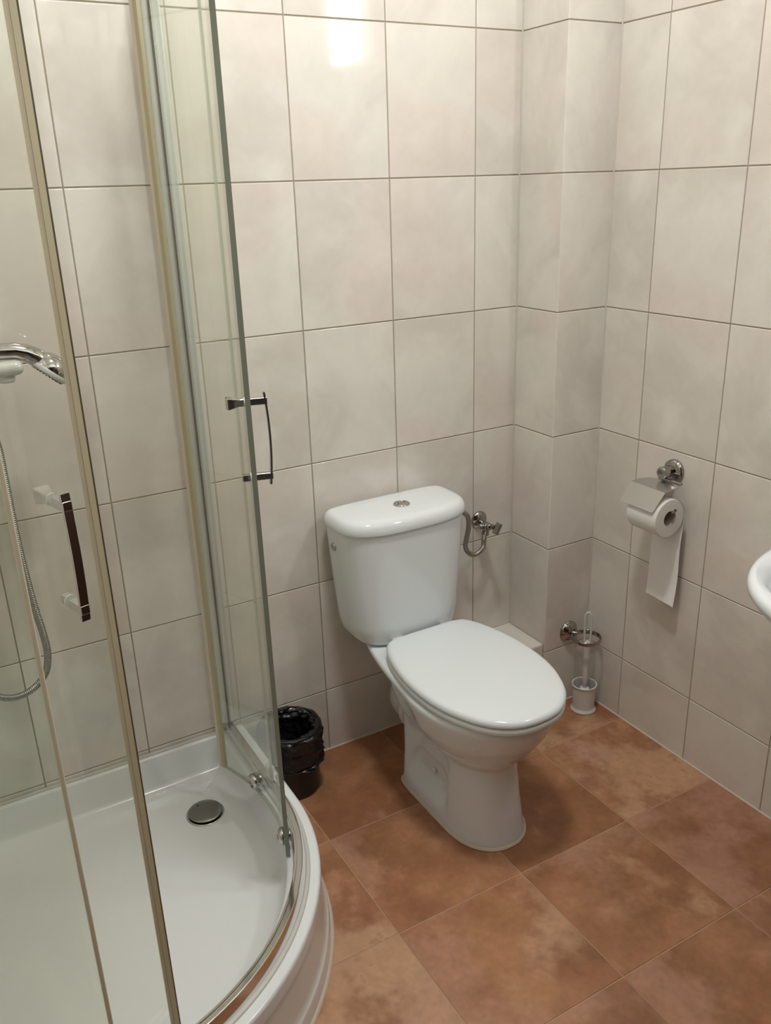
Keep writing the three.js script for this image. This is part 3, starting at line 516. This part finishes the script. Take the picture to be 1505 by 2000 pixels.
// ------------------------------------------------------------------ shower enclosure: fixed panes, rails, profiles
const TOP = 1.93, PX = -0.295, PZ = 0.866; // planes of the two fixed panes
function railLoops(sec) { // sec: [radius offset from QC, y]
  return sec.map(([R, y]) => { const o = []; for (let i = 0; i <= 8; i++) o.push(V(QC.x + R, y, lerp(0.001, QC.z, i / 8))); for (let i = 1; i <= 64; i++) { const a = i / 64 * Math.PI / 2; o.push(V(QC.x + R * Math.cos(a), y, QC.z + R * Math.sin(a))); } for (let i = 1; i <= 8; i++) o.push(V(lerp(QC.x, X0 + 0.001, i / 8), y, QC.z + R)); return o; });
}
function sweep(sec) { const l = railLoops([...sec, sec[0]]); return loft(l, { closed: false }).toNonIndexed(); }
function flat(g) { const h = g.index ? g.toNonIndexed() : g; h.computeVertexNormals(); return BGU.toCreasedNormals(h, 0.5); }
{
  const t = thing('shower_enclosure', 'glass shower enclosure frame with two fixed panes, aluminium rails and wall profiles', 'shower enclosure', [0, 0, 0]);
  mesh('bottom_rail', flat(sweep([[0.520, 0.1815], [0.5215, 0.183], [0.5135, 0.2115], [0.512, 0.2125], [0.5115, 0.2125], [0.5115, 0.209], [0.5015, 0.209], [0.5005, 0.2115], [0.4965, 0.2115], [0.495, 0.2095], [0.495, 0.183], [0.497, 0.1815]].reverse())), M.railAlu, t);
  mesh('rail_bead', flat(sweep([[0.5195, 0.1812], [0.528, 0.1812], [0.5262, 0.184], [0.5205, 0.1868]].reverse())), M.silicone, t);
  mesh('top_rail', flat(sweep([[0.494, TOP - 0.005], [0.494, TOP + 0.035], [0.53, TOP + 0.035], [0.53, TOP - 0.005]])), M.alu, t);
  // wall profiles
  const prof = (parent) => { const a = rbox(0.038, TOP - 0.214, 0.028, 0.003); return a; };
  const p1 = prof(); p1.translate(PX + 0.002, 0.2135 + (TOP - 0.208) / 2, 0.0148); mesh('wall_profile', p1, M.alu, t);
  const p1b = rbox(0.0035, TOP - 0.215, 0.006, 0.001); p1b.translate(PX - 0.0025, 0.2135 + (TOP - 0.214) / 2, 0.0308); mesh('profile_seal', p1b, M.sealDark, t);
  const p2 = rbox(0.028, TOP - 0.208, 0.036, 0.003); p2.translate(X0 + 0.0148, 0.2075 + (TOP - 0.208) / 2, PZ - 0.002); mesh('wall_profile', p2, M.alu, t);
  // panes
  const g1 = new THREE.BoxGeometry(0.006, TOP - 0.214, 0.27); g1.translate(PX + 0.0025, 0.2135 + (TOP - 0.214) / 2, 0.0345 + 0.135); mesh('fixed_pane', g1, M.glass, t);
  const e1 = new THREE.BoxGeometry(0.0064, TOP - 0.216, 0.0012); e1.translate(PX + 0.0025, 0.2135 + (TOP - 0.214) / 2, 0.3052); mesh('pane_edge', e1, M.paneEdge, t);
  const xe = -0.787;
  const g2 = new THREE.BoxGeometry(xe - (X0 + 0.029), TOP - 0.208, 0.006); g2.translate((xe + X0 + 0.029) / 2, 0.2075 + (TOP - 0.208) / 2, PZ + 0.002); mesh('fixed_pane', g2, M.glass, t);
  const s2 = rbox(0.0065, TOP - 0.212, 0.008, 0.002); s2.translate(xe + 0.0032, 0.2085 + (TOP - 0.212) / 2, PZ + 0.002); mesh('edge_seal', s2, M.sealPale, t);
  const cl = rbox(0.012, 0.035, 0.02, 0.002); cl.translate(PX + 0.0025, 0.232, 0.292); mesh('pane_clip', cl, M.clearKnob, t);
}
// one curved sliding door, in its own frame: the curve's axis at the origin, the leading edge at angle a0, running to a1
function shearArc(R0, R1, a0, a1, y0, y1, n = 40) {
  const L = []; const ring = (R, y) => { const l = []; for (let i = 0; i <= n; i++) { const a = lerp(a0, a1, i / n); l.push(V(R * Math.cos(a), y, R * Math.sin(a))); } return l; };
  for (const [R, y] of [[R0, y0], [R1, y0], [R1, y1], [R0, y1], [R0, y0]]) L.push(ring(R, y));
  const g = loft(L, { closed: false });
  const parts = [flat(g)];
  for (const [a, s] of [[a0, 1], [a1, -1]]) {
    const p = [[R0, y0], [R1, y0], [R1, y1], [R0, y1]].map(([R, y]) => V(R * Math.cos(a), y, R * Math.sin(a)));
    const q = new THREE.BufferGeometry(); const tri = s > 0 ? [0, 1, 2, 0, 2, 3] : [0, 2, 1, 0, 3, 2];
    q.setAttribute('position', new THREE.Float32BufferAttribute(tri.flatMap((i) => [p[i].x, p[i].y, p[i].z]), 3)); q.computeVertexNormals(); parts.push(q);
  }
  return merge(parts);
}
function outward(g) { // check facing against the shape's own centre
  const p = g.attributes.position; let s = 0; const c = new THREE.Vector3(); for (let i = 0; i < p.count; i++) c.add(V(p.getX(i), p.getY(i), p.getZ(i))); c.divideScalar(p.count);
  for (let i = 0; i < p.count; i += 3) { const a = V(p.getX(i), p.getY(i), p.getZ(i)).sub(c), b = V(p.getX(i + 1), p.getY(i + 1), p.getZ(i + 1)).sub(c), d = V(p.getX(i + 2), p.getY(i + 2), p.getZ(i + 2)).sub(c); s += a.dot(b.cross(d)); }
  if (s < 0) { for (let i = 0; i < p.count; i += 3) for (const k of ['x', 'y', 'z']) { const A = `get${k.toUpperCase()}`, S = `set${k.toUpperCase()}`; const t = p[A](i); p[S](i, p[A](i + 1)); p[S](i + 1, t); } g.computeVertexNormals(); g = BGU.toCreasedNormals(g, 0.5); }
  return g;
}
function makeDoor(label, cx, cz, a0, a1, handleA, lead, trail, rollers) {
  const t = thing('shower_door', label, 'shower door', [cx, 0, cz]); t.userData.group = 'curved sliding doors of the shower';
  const R = 0.5, y0 = 0.186, y1 = TOP - 0.012, s = Math.sign(a1 - a0);
  mesh('glass_panel', outward(shearArc(R - 0.003, R + 0.003, a0, a1, y0, y1)), M.glass, t);
  const strip = (name, ra, rb, b0, b1, m, par = t) => mesh(name, outward(shearArc(ra, rb, b0, b1, y0 - 0.002, y1, 4)), m, par);
  mesh('bottom_edge', outward(shearArc(R - 0.0034, R + 0.0034, a0 - s * 0.0, a1, y0 - 0.003, y0, 24)), M.paneEdge, t);
  lead(strip, a0, s, R, t); trail(strip, a1, s, R, t);
  // bow handle through the glass: +z local is outward
  const h = new THREE.Group(); h.name = numbered('handle'); h.position.set(R * Math.cos(handleA), 1.097, R * Math.sin(handleA)); h.rotation.y = Math.PI / 2 - handleA; t.add(h);
  const bar = []; const n = 24, hh = 0.0865;
  for (let i = 0; i <= n; i++) { const y = lerp(-hh, hh, i / n), o = 0.0315 + 0.005 * (1 - (y / hh) ** 2); const w = 0.0062, th = 0.0022, c = 0.0006; bar.push([[w - c, -th], [w, -th + c], [w, th - c], [w - c, th], [-w + c, th], [-w, th - c], [-w, -th + c], [-w + c, -th]].map(([x, z]) => V(x, y, o + z))); }
  mesh('handle_bar', flat(fixWinding(loft(bar, { capStart: true, capEnd: true }), V(0, 0, 0.036))), M.chrome, h);
  for (const y of [0.0705, -0.0705]) { const p = rbox(0.0125, 0.0125, 0.033, 0.0012); p.translate(0, y, 0.0035 + 0.0165); mesh('handle_post', p, M.chrome, h); const w = cyl(0.0085, 0.0085, 0.002, 20); w.rotateX(Math.PI / 2); w.translate(0, y, -0.0042); mesh('washer', w, M.clearKnob, h); }
  const kb = []; for (const [z, w] of [[-0.005, 0.0066], [-0.014, 0.0066], [-0.028, 0.0095], [-0.034, 0.0105], [-0.0365, 0.0095]]) kb.push([[w - 0.001, -w], [w, -w + 0.001], [w, w - 0.001], [w - 0.001, w], [-w + 0.001, w], [-w, w - 0.001], [-w, -w + 0.001], [-w + 0.001, -w]].map(([x, y]) => V(x, y + 0.0705, z)));
  mesh('handle_knob', flat(fixWinding(loft(kb, { capStart: true, capEnd: true }), V(0, 0.0705, -0.02))), M.chrome, h);
  const st = rbox(0.0125, 0.0125, 0.0145, 0.0012); st.translate(0, -0.0705, -0.0125); mesh('handle_stub', st, M.chrome, h);
  for (const [a, y] of rollers) {
    const r = new THREE.Group(); r.name = numbered('roller'); r.position.set(R * Math.cos(a), y, R * Math.sin(a)); r.rotation.y = Math.PI / 2 - a; t.add(r);
    const f = (g) => { g.rotateX(Math.PI / 2); return g; };
    mesh('roller_cap', f(lathe([[0, -0.0175], [0.012, -0.017], [0.0175, -0.0145], [0.0192, -0.010], [0.0192, -0.0035], [0, -0.0035]], 36)), M.chrome, r);
    const sl = rbox(0.016, 0.0035, 0.002, 0.0005); sl.translate(0, 0, -0.0185); mesh('slot', sl, M.satin, r);
    mesh('roller_wheel', f(lathe([[0, 0.0035], [0.009, 0.0035], [0.009, 0.0055], [0.0125, 0.0058], [0.0132, 0.008], [0.0125, 0.0102], [0.007, 0.0112], [0, 0.0112]], 36)), M.chrome, r);
  }
  return t;
}
{
  const D = Math.PI / 180;
  // right door, slid back along the fixed pane: seen almost edge on
  const greyLead = (strip, a, s, R, t) => { const k = strip('edge_seal', R - 0.0046, R + 0.0046, a - s * 0.006, a + s * 0.009, M.glassEdge); };
  const paleTrail = (strip, a, s, R, t) => { strip('rear_seal', R - 0.0042, R + 0.0042, a - s * 0.014, a + s * 0.008, M.sealOld); strip('rear_seal_lip', R - 0.0035, R - 0.0012, a + s * 0.0078, a + s * 0.028, M.sealPale); };
  makeDoor('right curved glass sliding door, slid back beside the fixed pane and seen nearly edge-on', -0.819, 0.35, 19.8 * D, -23 * D, 15 * D, greyLead, paleTrail, [[-7.5 * D, 0.214], [16.6 * D, 0.214]]);
  // left door, nearest the camera
  const oldLead = (strip, a, s, R, t) => { strip('edge_seal', R - 0.0045, R + 0.0045, a + s * 0.006, a + s * 0.0235, M.sealOld); strip('edge_seal_lip', R + 0.0032, R + 0.0042, a + s * 0.0237, a + s * 0.036, M.sealClear); strip('edge_magnet', R - 0.004, R + 0.002, a - s * 0.002, a + s * 0.0058, M.sealDark); };
  const oldTrail = (strip, a, s, R, t) => { strip('rear_seal', R - 0.0042, R + 0.0042, a - s * 0.014, a + s * 0.008, M.sealOld); };
  const mid = V(-0.862, 0, 0.347);
  makeDoor('left curved glass sliding door with yellowed edge seal, nearest the camera', mid.x, mid.z, 68 * D, 111 * D, 74.4 * D, oldLead, oldTrail, []);
}

// ------------------------------------------------------------------ hand shower, its bracket and hose
{
  const t = thing('hand_shower', 'chrome hand shower with perforated spray face behind the left glass door', 'shower head', [-0.62, 1.217, 0.15]);
  const body = []; // handle to head: loft of ellipses along a curve
  const path = [[-0.165, 0.029, 0.0125, 0.0125], [-0.12, 0.033, 0.0145, 0.0145], [-0.07, 0.0345, 0.0158, 0.0158], [-0.045, 0.033, 0.0162, 0.017], [-0.026, 0.0275, 0.0172, 0.019], [-0.010, 0.018, 0.0185, 0.021], [0.001, 0.006, 0.0185, 0.021], [0.006, -0.004, 0.014, 0.017]];
  path.forEach(([x, y, a, b], i) => { const p = path[Math.max(0, i - 1)], q = path[Math.min(path.length - 1, i + 1)], tx = q[0] - p[0], ty = q[1] - p[1], l = Math.hypot(tx, ty), nx = -ty / l, ny = tx / l, loop = []; for (let k = 0; k < 32; k++) { const c = Math.cos(k / 32 * 6.28319), s = Math.sin(k / 32 * 6.28319); loop.push(V(x + nx * a * c, y + ny * a * c, b * s)); } body.push(loop); });
  mesh('body', fixWinding(loft(body, { capStart: true, capEnd: true }), V(-0.05, 0.02, 0)), M.chrome, t);
  const tilt = -0.72, fx = 0.0065, fy = -0.0165;
  const face = new THREE.Group(); face.name = numbered('spray_face'); face.position.set(fx, fy, 0); face.rotation.z = tilt; t.add(face);
  mesh('face_ring', lathe([[0, 0.012], [0.0345, 0.012], [0.037, 0.008], [0.0372, 0.002], [0.0355, -0.0005], [0.033, -0.001], [0, -0.001]], 56), M.headGrey, face);
  mesh('face_dome', lathe([[0.036, 0.0085], [0.0358, 0.013], [0.0345, 0.0195], [0.031, 0.027], [0.025, 0.0335], [0.016, 0.038], [0.006, 0.04], [0, 0.0402]], 56), M.chrome, face);
  const nz = []; for (let r = 1; r <= 4; r++) for (let k = 0; k < r * 7; k++) { const a = k / (r * 7) * 6.28319, q = cyl(0.0016, 0.0012, 0.0035, 8); q.translate(Math.cos(a) * r * 0.0076, -0.0022, Math.sin(a) * r * 0.0076); nz.push(q); }
  const nzm = mesh('nozzles', nz, M.greyRubber, face); nzm.userData.kind = 'stuff';
}
{
  const t = thing('shower_bracket', 'grey wall bracket holding the hand shower on the back wall', 'bracket', [-0.705, 1.2235, 0.001]);
  const w = lathe([[0, 0.03], [0.012, 0.03], [0.018, 0.022], [0.026, 0.006], [0.027, 0], [0, 0]], 40); w.rotateX(Math.PI / 2); mesh('wall_plate', w, M.chrome, t);
  const a = tube([V(0, 0, 0.028), V(0, 0.001, 0.08), V(0, 0.003, 0.135)], 0.0095, 24, 16); mesh('arm', a, M.holder, t);
  const cr = lathe([[0, -0.052], [0.0105, -0.0515], [0.0135, -0.047], [0.0142, -0.03], [0.0142, 0.034], [0.0122, 0.043], [0.0075, 0.0475], [0, 0.0485]], 32); cr.rotateZ(-Math.PI / 2); cr.translate(0.0, -0.002, 0.165); mesh('cradle', cr, M.holder, t);
  const nb = lathe([[0, -0.016], [0.013, -0.015], [0.0165, -0.008], [0.017, 0.004], [0.015, 0.01], [0, 0.011]], 32); nb.translate(0.018, -0.0155, 0.146); mesh('knob', nb, M.clearKnob, t);
}
{
  const t = thing('shower_hose', 'ribbed chrome shower hose hanging in a loop behind the left glass door', 'hose', [0, 0, 0]);
  const P = [[-0.7875, 1.2435, 0.15], [-0.802, 1.235, 0.15], [-0.80, 1.20, 0.14], [-0.75, 1.145, 0.12], [-0.7245, 1.08, 0.105], [-0.7205, 1.0, 0.1], [-0.7205, 0.93, 0.1], [-0.7195, 0.84, 0.1], [-0.716, 0.76, 0.1], [-0.7115, 0.695, 0.1], [-0.705, 0.63, 0.1], [-0.7045, 0.585, 0.1], [-0.7145, 0.545, 0.1], [-0.736, 0.519, 0.1], [-0.762, 0.506, 0.1], [-0.79, 0.504, 0.1], [-0.82, 0.516, 0.095], [-0.85, 0.545, 0.085], [-0.868, 0.60, 0.07], [-0.872, 0.66, 0.05], [-0.872, 0.70, 0.042]].map((p) => V(...p));
  mesh('hose', braided(P, 0.0082, 0.0042, 0.0014, 0, 12), M.hoseMetal, t);
  const el = lathe([[0, 0.042], [0.012, 0.042], [0.012, 0.012], [0.02, 0.008], [0.026, 0.002], [0.026, 0.001], [0, 0.001]], 32); el.rotateX(Math.PI / 2); el.translate(-0.872, 0.712, 0); mesh('wall_elbow', el, M.chrome, t);
}

// ------------------------------------------------------------------ washbasin on the right wall
{
  const t = thing('washbasin', 'white ceramic washbasin on the right wall, cut off by the picture edge', 'washbasin', [0.8105, 0.82, 1.22]);
  // outline in plan: y of egg's z axis becomes -x of the room
  const plan = (hw, proj, y, nf) => egg(0, y, hw, proj, 0.0, 0.12, nf, 12, 120).map((p) => V(-p.z, y, p.x));
  const out = [[0.06, 0.14, -0.17, 2.2], [0.11, 0.21, -0.165, 2.3], [0.175, 0.31, -0.135, 2.4], [0.235, 0.39, -0.095, 2.45], [0.28, 0.445, -0.055, 2.45], [0.303, 0.468, -0.032, 2.45], [0.312, 0.477, -0.018, 2.45], [0.313, 0.478, -0.008, 2.45], [0.309, 0.474, 0.0, 2.45], [0.30, 0.465, 0.003, 2.45]];
  const L = out.map((a) => plan(...a));
  for (const [d, y] of [[0.03, 0.001], [0.042, -0.006], [0.05, -0.02], [0.062, -0.055], [0.085, -0.09], [0.13, -0.118], [0.19, -0.13]]) L.push(egg(0, y, 0.30 - d, 0.465 - d * 0.9, 0.09 + d * 0.2, 0.26, 2.4, 2.6, 120).map((p) => V(-p.z, y, p.x)));
  mesh('bowl', fixWinding(loft(L, { capStart: true, capEnd: true }), V(-0.2, -0.15, 0)), M.ceramic, t);
}

renderer.render(scene, camera);
